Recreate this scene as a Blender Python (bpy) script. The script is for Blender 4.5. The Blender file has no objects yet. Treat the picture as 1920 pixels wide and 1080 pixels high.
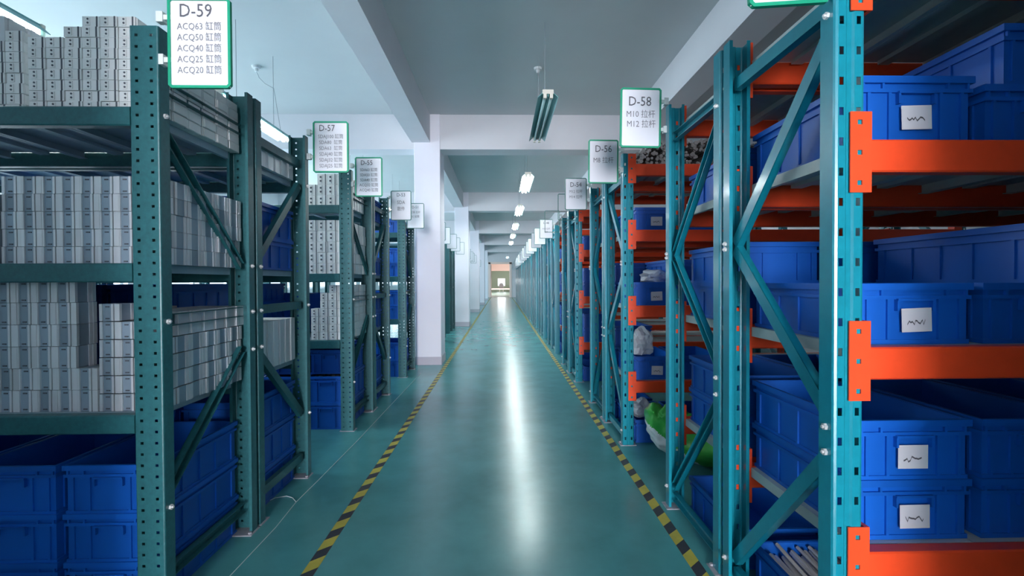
import bpy, bmesh, math, random
from mathutils import Matrix, Vector

random.seed(7)
SC = bpy.context.scene
COL = SC.collection
R = math.radians

# ---------------------------------------------------------------- camera
cam_data = bpy.data.cameras.new('camera')
cam = bpy.data.objects.new('camera', cam_data)
COL.objects.link(cam)
cam_data.sensor_width = 36.0
cam_data.lens = 890.0 / 1920.0 * 36.0
cam_data.clip_start = 0.05
cam_data.clip_end = 200
cam.matrix_world = (Matrix.Translation((0, 0, 1.13)) @ Matrix.Rotation(R(-1.287), 4, 'Z')
                    @ Matrix.Rotation(R(90 - 0.77), 4, 'X') @ Matrix.Rotation(R(-0.25), 4, 'Z'))
SC.camera = cam

# ---------------------------------------------------------------- sky, daylight, exposure
world = bpy.data.worlds.new('world')
SC.world = world
world.use_nodes = True
wbg = world.node_tree.nodes['Background']
wbg.inputs[0].default_value = (0.72, 0.86, 1.0, 1)
wbg.inputs[1].default_value = 1.0
SC.view_settings.view_transform = 'Standard'
SC.view_settings.look = 'None'
SC.view_settings.gamma = 1.0
SC.view_settings.use_curve_mapping = False
SC.view_settings.exposure = 0.72

WIN_L = -5.6          # inner face of the window wall on the left
WALL_R = 4.4
WINDOWS = []          # (y0, y1)
for k in range(0, 11):
    yb = 2.15 + k * 2.8
    WINDOWS.append((yb, yb + 2.3))
WZ0, WZ1 = 0.95, 2.75


def area(name, loc, rot, sx, sy, power, color):
    d = bpy.data.lights.new(name, 'AREA')
    d.shape = 'RECTANGLE'
    d.size, d.size_y = sx, sy
    d.energy = power
    d.color = color
    o = bpy.data.objects.new(name, d)
    o.location = loc
    o.rotation_euler = rot
    COL.objects.link(o)
    return o


for (y0, y1) in WINDOWS:      # daylight standing just outside each window of the left wall
    area('window_daylight', (WIN_L - 0.3, (y0 + y1) / 2, (WZ0 + WZ1) / 2), (0, R(-90), 0),
         WZ1 - WZ0, y1 - y0, 90, (0.80, 0.93, 1.0))
# light from behind the camera, placed at the end of an added passage
area('rear_light', (-0.16, -9.0, 1.40), (R(90), 0, 0), 2.1, 2.6, 820, (0.96, 0.94, 1.0))
# added fill at the lobby's solid side wall, brightens the far end
area('lobby_fill', (-2.3, 44, 1.9), (0, R(-90), 0), 1.6, 9.0, 420, (1.0, 0.90, 0.90))
SC.cycles.max_bounces = 7
SC.cycles.diffuse_bounces = 5
SC.cycles.glossy_bounces = 3
SC.cycles.caustics_reflective = False
SC.cycles.caustics_refractive = False
SC.cycles.sample_clamp_indirect = 6.0

# ---------------------------------------------------------------- materials
MATS = {}


def mat(name, col, rough=0.5, metal=0.0, rnd=0.0, noise=0.0, nscale=8.0, bump=0.0, bscale=60.0, spec=0.5,
        coat=0.0, rnoise=0.0, col2=None):
    m = bpy.data.materials.new(name)
    m.use_nodes = True
    nt = m.node_tree
    b = nt.nodes['Principled BSDF']
    b.inputs['Base Color'].default_value = (*col, 1)
    b.inputs['Roughness'].default_value = rough
    b.inputs['Metallic'].default_value = metal
    b.inputs['Specular IOR Level'].default_value = spec
    b.inputs['Coat Weight'].default_value = coat
    b.inputs['Coat Roughness'].default_value = 0.12
    sock = None
    tc = nt.nodes.new('ShaderNodeTexCoord')
    if noise > 0 or col2:
        n = nt.nodes.new('ShaderNodeTexNoise')
        n.inputs['Scale'].default_value = nscale
        n.inputs['Detail'].default_value = 5
        n.inputs['Roughness'].default_value = 0.62
        nt.links.new(tc.outputs['Object'], n.inputs['Vector'])
        rp = nt.nodes.new('ShaderNodeValToRGB')
        rp.color_ramp.elements[0].position = 0.3
        rp.color_ramp.elements[1].position = 0.72
        c2 = col2 or tuple(min(1, c * (1 + noise)) for c in col)
        c1 = tuple(c * (1 - noise) for c in col)
        rp.color_ramp.elements[0].color = (*c1, 1)
        rp.color_ramp.elements[1].color = (*c2, 1)
        nt.links.new(n.outputs['Fac'], rp.inputs['Fac'])
        sock = rp.outputs['Color']
        if rnoise > 0:
            mr = nt.nodes.new('ShaderNodeMapRange')
            mr.inputs['To Min'].default_value = rough - rnoise
            mr.inputs['To Max'].default_value = rough + rnoise
            nt.links.new(n.outputs['Fac'], mr.inputs['Value'])
            nt.links.new(mr.outputs['Result'], b.inputs['Roughness'])
    if rnd > 0:
        oi = nt.nodes.new('ShaderNodeObjectInfo')
        mr = nt.nodes.new('ShaderNodeMapRange')
        mr.inputs['To Min'].default_value = 1 - rnd
        mr.inputs['To Max'].default_value = 1 + rnd * 0.5
        nt.links.new(oi.outputs['Random'], mr.inputs['Value'])
        mx = nt.nodes.new('ShaderNodeMix')
        mx.data_type = 'RGBA'
        mx.blend_type = 'MULTIPLY'
        mx.inputs[0].default_value = 1.0
        cmb = nt.nodes.new('ShaderNodeCombineColor')
        for k in range(3):
            nt.links.new(mr.outputs['Result'], cmb.inputs[k])
        if sock:
            nt.links.new(sock, mx.inputs[6])
        else:
            mx.inputs[6].default_value = (*col, 1)
        nt.links.new(cmb.outputs[0], mx.inputs[7])
        sock = mx.outputs[2]
    if sock:
        nt.links.new(sock, b.inputs['Base Color'])
    if bump > 0:
        n2 = nt.nodes.new('ShaderNodeTexNoise')
        n2.inputs['Scale'].default_value = bscale
        n2.inputs['Detail'].default_value = 3
        nt.links.new(tc.outputs['Object'], n2.inputs['Vector'])
        bp = nt.nodes.new('ShaderNodeBump')
        bp.inputs['Strength'].default_value = bump
        bp.inputs['Distance'].default_value = 0.01
        nt.links.new(n2.outputs['Fac'], bp.inputs['Height'])
        nt.links.new(bp.outputs['Normal'], b.inputs['Normal'])
    MATS[name] = m
    return m


def emit(name, col, strength):
    m = bpy.data.materials.new(name)
    m.use_nodes = True
    b = m.node_tree.nodes['Principled BSDF']
    b.inputs['Base Color'].default_value = (*col, 1)
    b.inputs['Emission Color'].default_value = (*col, 1)
    b.inputs['Emission Strength'].default_value = strength
    MATS[name] = m
    return m


def see_through(name, tint, gloss, mix_t, rough=0.05):
    m = bpy.data.materials.new(name)
    m.use_nodes = True
    nt = m.node_tree
    out = nt.nodes['Material Output']
    nt.nodes.remove(nt.nodes['Principled BSDF'])
    t = nt.nodes.new('ShaderNodeBsdfTransparent')
    t.inputs[0].default_value = (*tint, 1)
    g = nt.nodes.new('ShaderNodeBsdfPrincipled')
    g.inputs['Base Color'].default_value = (*gloss, 1)
    g.inputs['Roughness'].default_value = rough
    mx = nt.nodes.new('ShaderNodeMixShader')
    mx.inputs[0].default_value = mix_t
    nt.links.new(t.outputs[0], mx.inputs[1])
    nt.links.new(g.outputs[0], mx.inputs[2])
    nt.links.new(mx.outputs[0], out.inputs['Surface'])
    MATS[name] = m
    return m


mat('epoxy_floor', (0.075, 0.285, 0.29), rough=0.24, noise=0.13, nscale=3.2, bump=0.006, bscale=22, rnoise=0.05, spec=0.5)
mat('white_paint', (0.70, 0.69, 0.72), rough=0.75, noise=0.03, nscale=1.5)
mat('ceiling_paint', (0.56, 0.59, 0.60), rough=0.8, noise=0.03, nscale=1.2)
mat('blocker_grey', (0.42, 0.45, 0.48), rough=0.7, noise=0.05, nscale=2)  # tone of the added wall's upper left, chosen for its bounce
mat('blocker_dark', (0.11, 0.14, 0.17), rough=0.7, noise=0.05, nscale=2)  # dark tone of the added wall, cuts bounce onto the nearest racks
mat('column_paint', (0.83, 0.81, 0.88), rough=0.6, noise=0.02, nscale=2)
mat('skirting', (0.50, 0.47, 0.53), rough=0.6)
mat('teal_bright', (0.006, 0.225, 0.295), rough=0.28, noise=0.08, nscale=30, coat=0.4)
mat('teal_dark', (0.017, 0.112, 0.124), rough=0.42, noise=0.18, nscale=60, bump=0.06, bscale=180)
mat('orange', (0.84, 0.070, 0.016), rough=0.38, noise=0.05, nscale=20)
mat('bin_blue', (0.002, 0.105, 0.50), rough=0.42, rnd=0.18)
mat('deck_grey', (0.50, 0.56, 0.55), rough=0.5, noise=0.06, nscale=12)
mat('deck_blue_grey', (0.36, 0.46, 0.53), rough=0.5, noise=0.06, nscale=12)
mat('aluminium_lit', (0.88, 0.88, 0.86), rough=0.45, metal=0.1, rnd=0.08)  # whiter copy of aluminium, strong light on the blocks put into the colour
mat('aluminium', (0.78, 0.79, 0.81), rough=0.42, metal=0.35, rnd=0.16)
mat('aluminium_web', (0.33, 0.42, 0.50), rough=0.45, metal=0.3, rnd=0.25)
mat('aluminium_dark', (0.20, 0.19, 0.20), rough=0.5, metal=0.3, rnd=0.25)
mat('bore', (0.10, 0.11, 0.13), rough=0.7)
mat('steel', (0.80, 0.78, 0.76), rough=0.3, metal=0.45)
mat('rod_ends', (0.34, 0.33, 0.32), rough=0.5, metal=0.4, rnd=0.25)
mat('bolt_zinc', (0.75, 0.75, 0.74), rough=0.35, metal=0.5)
mat('sign_white', (0.80, 0.80, 0.86), rough=0.55)
mat('sign_green', (0.008, 0.31, 0.17), rough=0.4)
mat('sign_wire', (0.03, 0.16, 0.14), rough=0.5)
mat('clip_white', (0.72, 0.75, 0.74), rough=0.5)
mat('ink', (0.10, 0.10, 0.115), rough=0.7)
mat('ink_grey', (0.19, 0.19, 0.21), rough=0.7)
mat('sticker', (0.66, 0.66, 0.70), rough=0.6)
mat('tape_yellow', (0.50, 0.43, 0.06), rough=0.5, noise=0.12, nscale=14)
mat('tape_black', (0.03, 0.033, 0.045), rough=0.5, noise=0.2, nscale=14)
mat('sack_white', (0.62, 0.66, 0.68), rough=0.55, bump=0.3, bscale=14)
mat('sack_green', (0.015, 0.45, 0.06), rough=0.4, bump=0.3, bscale=14, noise=0.3, nscale=7, col2=(0.06, 0.36, 0.05))
mat('sack_print', (0.30, 0.16, 0.10), rough=0.5)
mat('cord_white', (0.45, 0.55, 0.55), rough=0.7)
mat('lamp_shade', (0.16, 0.40, 0.41), rough=0.35)
mat('lamp_cap', (0.74, 0.71, 0.62), rough=0.5)
mat('tube_off', (0.33, 0.52, 0.52), rough=0.3)
emit('tube_lit', (0.95, 1.0, 1.0), 75.0)
mat('wire', (0.30, 0.33, 0.35), rough=0.6)
mat('door_pink', (0.88, 0.70, 0.63), rough=0.5)
mat('lobby_green', (0.27, 0.38, 0.30), rough=0.7)
mat('lobby_floor', (0.16, 0.25, 0.21), rough=0.45, spec=0.15)
mat('grey_fabric', (0.22, 0.23, 0.24), rough=0.8)
mat('footplate', (0.30, 0.30, 0.33), rough=0.6, noise=0.2, nscale=20)
mat('frame_white', (0.75, 0.77, 0.78), rough=0.5)
mat('scrap', (0.16, 0.12, 0.09), rough=0.7, noise=0.4, nscale=30)
see_through('pane_glass', (0.95, 0.98, 1.0), (0.8, 0.9, 0.95), 0.06)
see_through('plastic_film', (0.93, 0.95, 0.97), (0.75, 0.78, 0.82), 0.55, rough=0.25)


# ---------------------------------------------------------------- mesh helpers
class MB:
    def __init__(self):
        self.v, self.f, self.mi = [], [], []

    def add(self, vs, fs, mi=0):
        o = len(self.v)
        self.v += [tuple(p) for p in vs]
        self.f += [tuple(i + o for i in q) for q in fs]
        self.mi += [mi] * len(fs)

    def box(self, x0, x1, y0, y1, z0, z1, mi=0):
        vs = [(x0, y0, z0), (x1, y0, z0), (x1, y1, z0), (x0, y1, z0), (x0, y0, z1), (x1, y0, z1), (x1, y1, z1), (x0, y1, z1)]
        self.add(vs, [(3, 2, 1, 0), (4, 5, 6, 7), (0, 1, 5, 4), (1, 2, 6, 5), (2, 3, 7, 6), (3, 0, 4, 7)], mi)

    def cbox(self, x0, x1, y0, y1, z0, z1, c, mi=0):
        """box with its vertical edges chamfered by c"""
        ring = [(x0 + c, y0), (x1 - c, y0), (x1, y0 + c), (x1, y1 - c), (x1 - c, y1), (x0 + c, y1), (x0, y1 - c), (x0, y0 + c)]
        vs = [(x, y, z0) for x, y in ring] + [(x, y, z1) for x, y in ring]
        fs = [tuple(range(7, -1, -1)), tuple(range(8, 16))]
        fs += [(i, (i + 1) % 8, (i + 1) % 8 + 8, i + 8) for i in range(8)]
        self.add(vs, fs, mi)

    def tube(self, p0, p1, r, n=8, mi=0, r1=None):
        p0, p1 = Vector(p0), Vector(p1)
        r1 = r if r1 is None else r1
        d = (p1 - p0).normalized()
        a = d.orthogonal().normalized()
        b = d.cross(a)
        vs = []
        for p, rr in ((p0, r), (p1, r1)):
            for k in range(n):
                t = 2 * math.pi * k / n
                vs.append(p + a * (rr * math.cos(t)) + b * (rr * math.sin(t)))
        fs = [(k, (k + 1) % n, (k + 1) % n + n, k + n) for k in range(n)]
        fs += [tuple(range(n - 1, -1, -1)), tuple(range(n, 2 * n))]
        self.add(vs, fs, mi)

    def mesh(self, name, mats, smooth=False):
        me = bpy.data.meshes.new(name)
        me.from_pydata(self.v, [], self.f)
        for m in (mats if isinstance(mats, (list, tuple)) else [mats]):
            me.materials.append(MATS[m])
        me.polygons.foreach_set('material_index', self.mi)
        bm = bmesh.new()
        bm.from_mesh(me)
        bmesh.ops.recalc_face_normals(bm, faces=bm.faces)
        bm.to_mesh(me)
        bm.free()
        if smooth:
            me.polygons.foreach_set('use_smooth', [True] * len(me.polygons))
        me.update()
        return me


def inst(name, me, parent=None, loc=(0, 0, 0), rot=(0, 0, 0)):
    o = bpy.data.objects.new(name, me)
    o.location = loc
    o.rotation_euler = rot
    if parent is not None:
        o.parent = parent
    COL.objects.link(o)
    return o


def tag(o, label=None, cat=None, group=None, kind=None):
    if label:
        o['label'] = label
    if cat:
        o['category'] = cat
    if group:
        o['group'] = group
    if kind:
        o['kind'] = kind
    return o


def thing(name, label, cat, loc=(0, 0, 0), group=None):
    return tag(inst(name, None, None, loc), label, cat, group)


def struct(name, mb, m, parent=None, label=None):
    o = inst(name, mb.mesh(name, m), parent)
    if parent is None:
        o['kind'] = 'structure'
    if label:
        o['label'] = label
    return o


ORD = ['first', 'second', 'third', 'fourth', 'fifth', 'sixth', 'seventh', 'eighth', 'ninth', 'tenth', 'eleventh', 'twelfth',
       'thirteenth', 'fourteenth', 'fifteenth', 'sixteenth', 'seventeenth', 'eighteenth', 'nineteenth', 'twentieth', 'twenty-first', 'twenty-second', 'twenty-third', 'twenty-fourth']

# ---------------------------------------------------------------- room shell
CEIL = 3.40
mb = MB(); mb.box(WIN_L - 0.2, WALL_R + 0.2, -0.9, 34.5, -0.1, 0)
mb.box(-1.6, 1.3, -9.2, -0.9, -0.1, 0)
floor = struct('floor', mb, 'epoxy_floor')
mb = MB(); mb.box(WIN_L - 0.2, WALL_R + 0.2, -0.9, 34.5, CEIL, CEIL + 0.1)
struct('ceiling', mb, 'ceiling_paint')

mb = MB()      # left wall: sill band, header band and piers between the windows
mb.box(WIN_L - 0.2, WIN_L, -0.9, 34.5, 0, WZ0)
mb.box(WIN_L - 0.2, WIN_L, -0.9, 34.5, WZ1, CEIL)
yy = -0.9
for (y0, y1) in WINDOWS:
    mb.box(WIN_L - 0.2, WIN_L, yy, y0, WZ0, WZ1)
    yy = y1
mb.box(WIN_L - 0.2, WIN_L, yy, 34.5, WZ0, WZ1)
struct('wall_left', mb, 'white_paint')
mb = MB(); mb.box(WALL_R, WALL_R + 0.2, -0.9, 34.5, 0, CEIL)
struct('wall_right', mb, 'white_paint')
mb = MB()      # added unseen wall, its gap shades the nearest rack fronts
mb.box(0.92, WALL_R + 0.2, 0.1, 0.35, 0, CEIL)
mb.box(-1.08, 0.92, 0.1, 0.35, 2.75, CEIL)
struct('light_block_wall', mb, 'blocker_dark')
mb = MB(); mb.box(WIN_L - 0.2, -1.08, 0.1, 0.35, 1.0, CEIL); struct('light_block_wall', mb, 'blocker_grey')  # left part of the added wall, grey for some bounce
mb = MB(); mb.box(WIN_L - 0.2, -1.08, 0.09, 0.36, 0, 1.0); struct('light_block_wall', mb, 'blocker_dark')  # dark lower band of the added wall, dims the floor bins
mb = MB(); mb.box(-1.45, -1.25, -9.2, 0.1, 0, 2.95); struct('wall_left', mb, 'white_paint')     # added unseen passage, narrows the light from behind
mb = MB(); mb.box(0.92, 1.12, -9.2, 0.1, 0, 2.95); struct('wall_right', mb, 'white_paint')  # right side of the added passage
mb = MB(); mb.box(-1.25, 0.92, -9.2, 0.1, 2.75, 2.95); struct('ceiling', mb, 'white_paint')  # lid of the added passage, keeps sky light out
for k, (y0, y1) in enumerate(WINDOWS):
    mb = MB()
    t = 0.05
    xa, xb = WIN_L - 0.14, WIN_L - 0.08
    mb.box(xa, xb, y0, y1, WZ0, WZ0 + t); mb.box(xa, xb, y0, y1, WZ1 - t, WZ1)
    for q in (y0, (y0 + y1) / 2 - t / 2, y1 - t):
        mb.box(xa, xb, q, q + t, WZ0 + t, WZ1 - t)
    w = struct('window_%d' % (k + 1), mb, 'frame_white')
    for q0, q1 in ((y0 + t, (y0 + y1) / 2 - t / 2), ((y0 + y1) / 2 + t / 2, y1 - t)):
        m2 = MB(); m2.box(WIN_L - 0.113, WIN_L - 0.107, q0, q1, WZ0 + t, WZ1 - t)
        inst('pane', m2.mesh('pane', 'pane_glass'), w)

# ceiling beams and columns
COLY = [6.49, 12.1, 17.7, 23.3, 28.9]
for y in COLY:
    mb = MB(); mb.box(WIN_L, WALL_R, y, y + 0.3, 2.93, CEIL - 0.0)
    struct('ceiling_beam', mb, 'white_paint')
mb = MB(); mb.box(-1.205, -0.955, -0.8, 34.5, 3.02, CEIL)
struct('ceiling_beam', mb, 'white_paint')
mb = MB(); mb.box(1.775, 2.05, -0.8, 34.5, 3.02, CEIL)
struct('ceiling_beam', mb, 'white_paint')
for y in COLY:
    mb = MB(); mb.cbox(-1.175, -0.822, y - 0.01, y + 0.43, 0, CEIL, 0.006)
    c = struct('column', mb, 'column_paint')
    mb = MB(); mb.cbox(-1.181, -0.816, y - 0.016, y + 0.436, 0, 0.11, 0.006)
    struct('baseboard', mb, 'skirting', c)

# far wall with doorway and the lobby behind
DY = 34.5
mb = MB()
mb.box(WIN_L - 0.2, -0.88, DY, DY + 0.25, 0, CEIL)
mb.box(0.72, WALL_R + 0.2, DY, DY + 0.25, 0, CEIL)
mb.box(-0.88, 0.72, DY, DY + 0.25, 2.52, CEIL)
struct('wall_far', mb, 'white_paint')
mb = MB()
mb.box(-0.93, -0.78, DY - 0.04, DY + 0.29, 0, 2.52)
mb.box(0.60, 0.75, DY - 0.04, DY + 0.29, 0, 2.52)
mb.box(-0.93, 0.75, DY - 0.04, DY + 0.29, 2.42, 2.56)
d1 = struct('door_1', mb, 'door_pink')
mb = MB(); mb.box(-0.78, -0.74, DY + 0.29, DY + 1.05, 0.02, 2.38)
struct('door_leaf', mb, 'door_pink', d1)
LB = 53.0
mb = MB(); mb.box(-2.4, 2.4, DY + 0.25, LB, -0.1, 0); struct('floor', mb, 'lobby_floor')
mb = MB(); mb.box(-2.4, 2.4, DY + 0.25, LB, 3.2, 3.3); struct('ceiling', mb, 'white_paint')
mb = MB(); mb.box(-2.6, -2.4, DY + 0.25, LB, 0, 3.3); struct('wall_left', mb, 'door_pink')
mb = MB(); mb.box(2.4, 2.6, DY + 0.25, LB, 0, 3.3); struct('wall_right', mb, 'door_pink')
mb = MB()
wx0, wx1, wz0, wz1 = -0.42, 0.46, 0.62, 1.52
mb.box(-2.6, wx0, LB, LB + 0.2, 0, 3.3); mb.box(wx1, 2.6, LB, LB + 0.2, 0, 3.3)
mb.box(wx0, wx1, LB, LB + 0.2, 0, wz0); mb.box(wx0, wx1, LB, LB + 0.2, wz1, 3.3)
struct('wall_far', mb, 'lobby_green')
mb = MB(); mb.box(-2.4, 2.4, LB - 0.25, LB, 2.32, 3.2); struct('ceiling_beam', mb, 'door_pink')
mb = MB()
for b in ((wx0, wx0 + .05, wz0, wz1), (wx1 - .05, wx1, wz0, wz1), (wx0, wx1, wz0, wz0 + .05), (wx0, wx1, wz1 - .05, wz1)):
    mb.box(b[0], b[1], LB + .05, LB + .1, b[2], b[3])
wn = struct('window_12', mb, 'frame_white')
mb = MB(); mb.box(wx0 + .05, wx1 - .05, LB + .07, LB + .078, wz0 + .05, wz1 - .05)
struct('pane', mb, 'pane_glass', wn)
area('lobby_window_daylight', (0.02, LB + 0.5, 1.07), (R(-90), 0, 0), 0.95, 1.0, 50, (1, 1, 1))

# ---------------------------------------------------------------- rack meshes


def post_mesh(name, w, d, h, r, step, hole, pitch, z_first, m, lip=0.012, th=0.0022):
    """open upright section with real holes; x centred, front face y=0, throat open at y=d"""
    hw, hh, hx = hole
    pts = [(-w / 2 + lip, d), (-w / 2, d), (-w / 2, r), (-w / 2 + r * .3, r * .3), (-w / 2 + r, 0)]
    segs = [0, 0, 0, 0]
    pts += [(-hx - hw / 2, 0), (-hx + hw / 2, 0)]
    segs += [0, 1]
    if step:
        sw, sd = step
        pts += [(-sw - 0.005, 0), (-sw, sd), (sw, sd), (sw + 0.005, 0)]
        segs += [0, 0, 0, 0]
    pts += [(hx - hw / 2, 0), (hx + hw / 2, 0)]
    segs += [0, 1]
    pts += [(w / 2 - r, 0), (w / 2 - r * .3, r * .3), (w / 2, r), (w / 2, d), (w / 2 - lip, d)]
    segs += [0, 0, 0, 0, 0]
    zs = [0.0]
    z = z_first
    while z + hh < h - 0.01:
        zs += [z, z + hh]
        z += pitch
    zs.append(h)
    bm = bmesh.new()
    grid = [[bm.verts.new((x, y, z)) for z in zs] for x, y in pts]
    for i in range(len(pts) - 1):
        if segs[i]:
            for k in range(len(zs) - 1):
                if k % 2 == 1:
                    continue
                bm.faces.new((grid[i][k], grid[i + 1][k], grid[i + 1][k + 1], grid[i][k + 1]))
        else:
            for k in range(len(zs) - 1):
                bm.faces.new((grid[i][k], grid[i + 1][k], grid[i + 1][k + 1], grid[i][k + 1]))
    bmesh.ops.recalc_face_normals(bm, faces=bm.faces)
    bmesh.ops.solidify(bm, geom=bm.faces[:], thickness=th)
    bmesh.ops.recalc_face_normals(bm, faces=bm.faces)
    me = bpy.data.meshes.new(name)
    bm.to_mesh(me)
    bm.free()
    me.materials.append(MATS[m])
    return me


def simple_post_mesh(name, w, d, h, m):
    mb = MB(); t = 0.004
    mb.box(-w / 2, w / 2, 0, t, 0, h)
    mb.box(-w / 2, -w / 2 + t, t, d, 0, h); mb.box(w / 2 - t, w / 2, t, d, 0, h)
    return mb.mesh(name, m)


def brace_mesh(name, p0, p1, m, wid=0.042, dep=0.026, flip=1):
    """C-channel in the plane of the frame (y, z); web towards the aisle"""
    p0, p1 = Vector((0, *p0)), Vector((0, *p1))
    d = (p1 - p0).normalized()
    n = Vector((1, 0, 0)).cross(d)
    mb = MB(); t = 0.003

    def slab(u0, u1, a0, a1):
        vs = []
        for p in (p0, p1):
            for (u, a) in ((u0, a0), (u1, a0), (u1, a1), (u0, a1)):
                vs.append(p + Vector((u, 0, 0)) + n * a)
        mb.add(vs, [(3, 2, 1, 0), (4, 5, 6, 7), (0, 1, 5, 4), (1, 2, 6, 5), (2, 3, 7, 6), (3, 0, 4, 7)])
    slab(-dep / 2 if flip > 0 else dep / 2 - t, -dep / 2 + t if flip > 0 else dep / 2, -wid / 2, wid / 2)
    slab(-dep / 2, dep / 2, -wid / 2, -wid / 2 + t)
    slab(-dep / 2, dep / 2, wid / 2 - t, wid / 2)
    return mb.mesh(name, m)


def beam_mesh(name, length, h, dep, m):
    mb = MB()
    c = 0.004
    ring = [(0, -h + c), (c, -h), (dep - c, -h), (dep, -h + c), (dep, -c), (dep - c, 0), (c, 0), (0, -c)]
    vs = [(-length / 2, y, z) for y, z in ring] + [(length / 2, y, z) for y, z in ring]
    fs = [tuple(range(8)), tuple(range(15, 7, -1))] + [(i, i + 8, (i + 1) % 8 + 8, (i + 1) % 8) for i in range(8)]
    mb.add(vs, fs)
    return mb.mesh(name, m)


def connector_mesh(name, sgn, m):
    """200 mm plate with three square claw slots; the beam is on the sgn*x side. x=0 is the plate's beam-side edge"""
    mb = MB()
    w, th = 0.043, 0.0035
    xs = [0, -0.013, -0.025, -w]
    z0, z1 = -0.133, 0.067
    hz = [z0 + 0.018, z0 + 0.030, z0 + 0.093, z0 + 0.105, z0 + 0.168, z0 + 0.180]
    zs = [z0] + hz + [z1]
    for i in range(3):
        if i == 1:
            for k in (0, 2, 4, 6):
                a, b = sorted((xs[i] * sgn, xs[i + 1] * sgn)); mb.box(a, b, -th, 0, zs[k], zs[k + 1])
        else:
            a, b = sorted((xs[i] * sgn, xs[i + 1] * sgn)); mb.box(a, b, -th, 0, z0, z1)
    a, b = sorted((0, 0.011 * sgn)); mb.box(a, b, -th, 0.046, z0, z1)
    return mb.mesh(name, m)


def deck_mesh(name, w, dep, m, th=0.034):
    mb = MB(); t = 0.002
    mb.box(-w / 2, w / 2, 0, dep, -t, 0)
    mb.box(-w / 2, -w / 2 + t, 0, dep, -th, -t); mb.box(w / 2 - t, w / 2, 0, dep, -th, -t)
    mb.box(-w / 2 + t, -w / 2 + 0.016, 0, dep, -th, -th + t); mb.box(w / 2 - 0.016, w / 2 - t, 0, dep, -th, -th + t)
    mb.box(-0.02, 0.02, 0.01, dep - 0.01, -0.016, -t)
    return mb.mesh(name, m)


L = 2.4          # bay length
D = 0.60
RPW, RPD, RH = 0.076, 0.055, 2.0
LPW, LPD, LH = 0.094, 0.050, 1.978
RLEV = [0.443, 0.961, 1.481, 1.93]
LLEV = [0.691, 1.197, 1.714]
M = {}
M['R_post'] = post_mesh('upright', RPW, RPD, RH, 0.008, (0.006, 0.004), (0.011, 0.020, 0.0215), 0.075, 0.04, 'teal_bright')
M['R_post_far'] = simple_post_mesh('upright_plain', RPW, RPD, RH, 'teal_bright')
M['L_post'] = post_mesh('upright_old', LPW, LPD, LH, 0.005, None, (0.010, 0.009, 0.024), 0.0375, 0.03, 'teal_dark')
M['L_post_far'] = simple_post_mesh('upright_old_plain', LPW, LPD, LH, 'teal_dark')
va, vb = 0.040, D - 0.040
RB = [((va, 1.845), (vb, 1.845)), ((va, 1.80), (vb, 1.265)), ((vb, 1.245), (va, 0.755)), ((va, 0.69), (vb, 0.10)), ((va, 0.05), (vb, 0.05))]
LBR = [((va, 1.815), (vb, 1.815)), ((va, 1.69), (vb, 1.205)), ((va, 1.0), (vb, 1.0)), ((vb, 0.83), (va, 0.37)), ((va, 0.115), (vb, 0.115))]
M['R_braces'] = [brace_mesh('brace', a, b, 'teal_bright') for a, b in RB]
M['L_braces'] = [brace_mesh('brace_old', a, b, 'teal_dark') for a, b in LBR]
M['R_braces_r'] = [brace_mesh('brace_r', (-a[0], a[1]), (-b[0], b[1]), 'teal_bright') for a, b in RB]
M['L_braces_r'] = [brace_mesh('brace_old_r', (-a[0], a[1]), (-b[0], b[1]), 'teal_dark', flip=-1) for a, b in LBR]
HB = [((D - a[0], a[1]), (D - b[0], b[1])) for a, b in RB]
M['R_hi'] = [brace_mesh('brace_h', a, b, 'teal_bright') for a, b in HB]
M['R_hi_r'] = [brace_mesh('brace_hr', (-a[0], a[1]), (-b[0], b[1]), 'teal_bright', flip=-1) for a, b in HB]
M['R_beam'] = beam_mesh('beam', L - 2 * RPW - 0.030, 0.081, 0.042, 'orange')
M['L_beam'] = beam_mesh('beam_old', L - 2 * LPW - 0.002, 0.063, 0.040, 'teal_dark')
M['con'] = {1: connector_mesh('connector_a', 1, 'orange'), -1: connector_mesh('connector_b', -1, 'orange')}
PW = (L - 2 * 0.085) / 7
M['R_deck'] = deck_mesh('deck', PW - 0.003, D - 2 * 0.046, 'deck_grey')
M['L_deck'] = deck_mesh('deck_old', PW - 0.003, D - 2 * 0.044, 'deck_blue_grey', 0.030)
M['R_deck_far'] = deck_mesh('deck_wide', L - 0.18, D - 2 * 0.046, 'deck_grey')
M['L_deck_far'] = deck_mesh('deck_old_wide', L - 0.18, D - 2 * 0.044, 'deck_blue_grey', 0.030)
b_ = MB(); b_.tube((0, 0, 0), (-0.007, 0, 0), 0.009, 6); b_.tube((-0.007, 0, 0), (-0.012, 0, 0), 0.004, 6)
M['bolt'] = b_.mesh('bolt', 'bolt_zinc')
b_ = MB(); b_.box(-0.055, 0.055, -0.004, 0.075, 0, 0.004); b_.tube((-0.042, 0.06, 0.004), (-0.042, 0.06, 0.012), 0.008, 6)
M['foot'] = b_.mesh('foot_plate', 'footplate')

RA, LA = 0.83, -1.127


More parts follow.
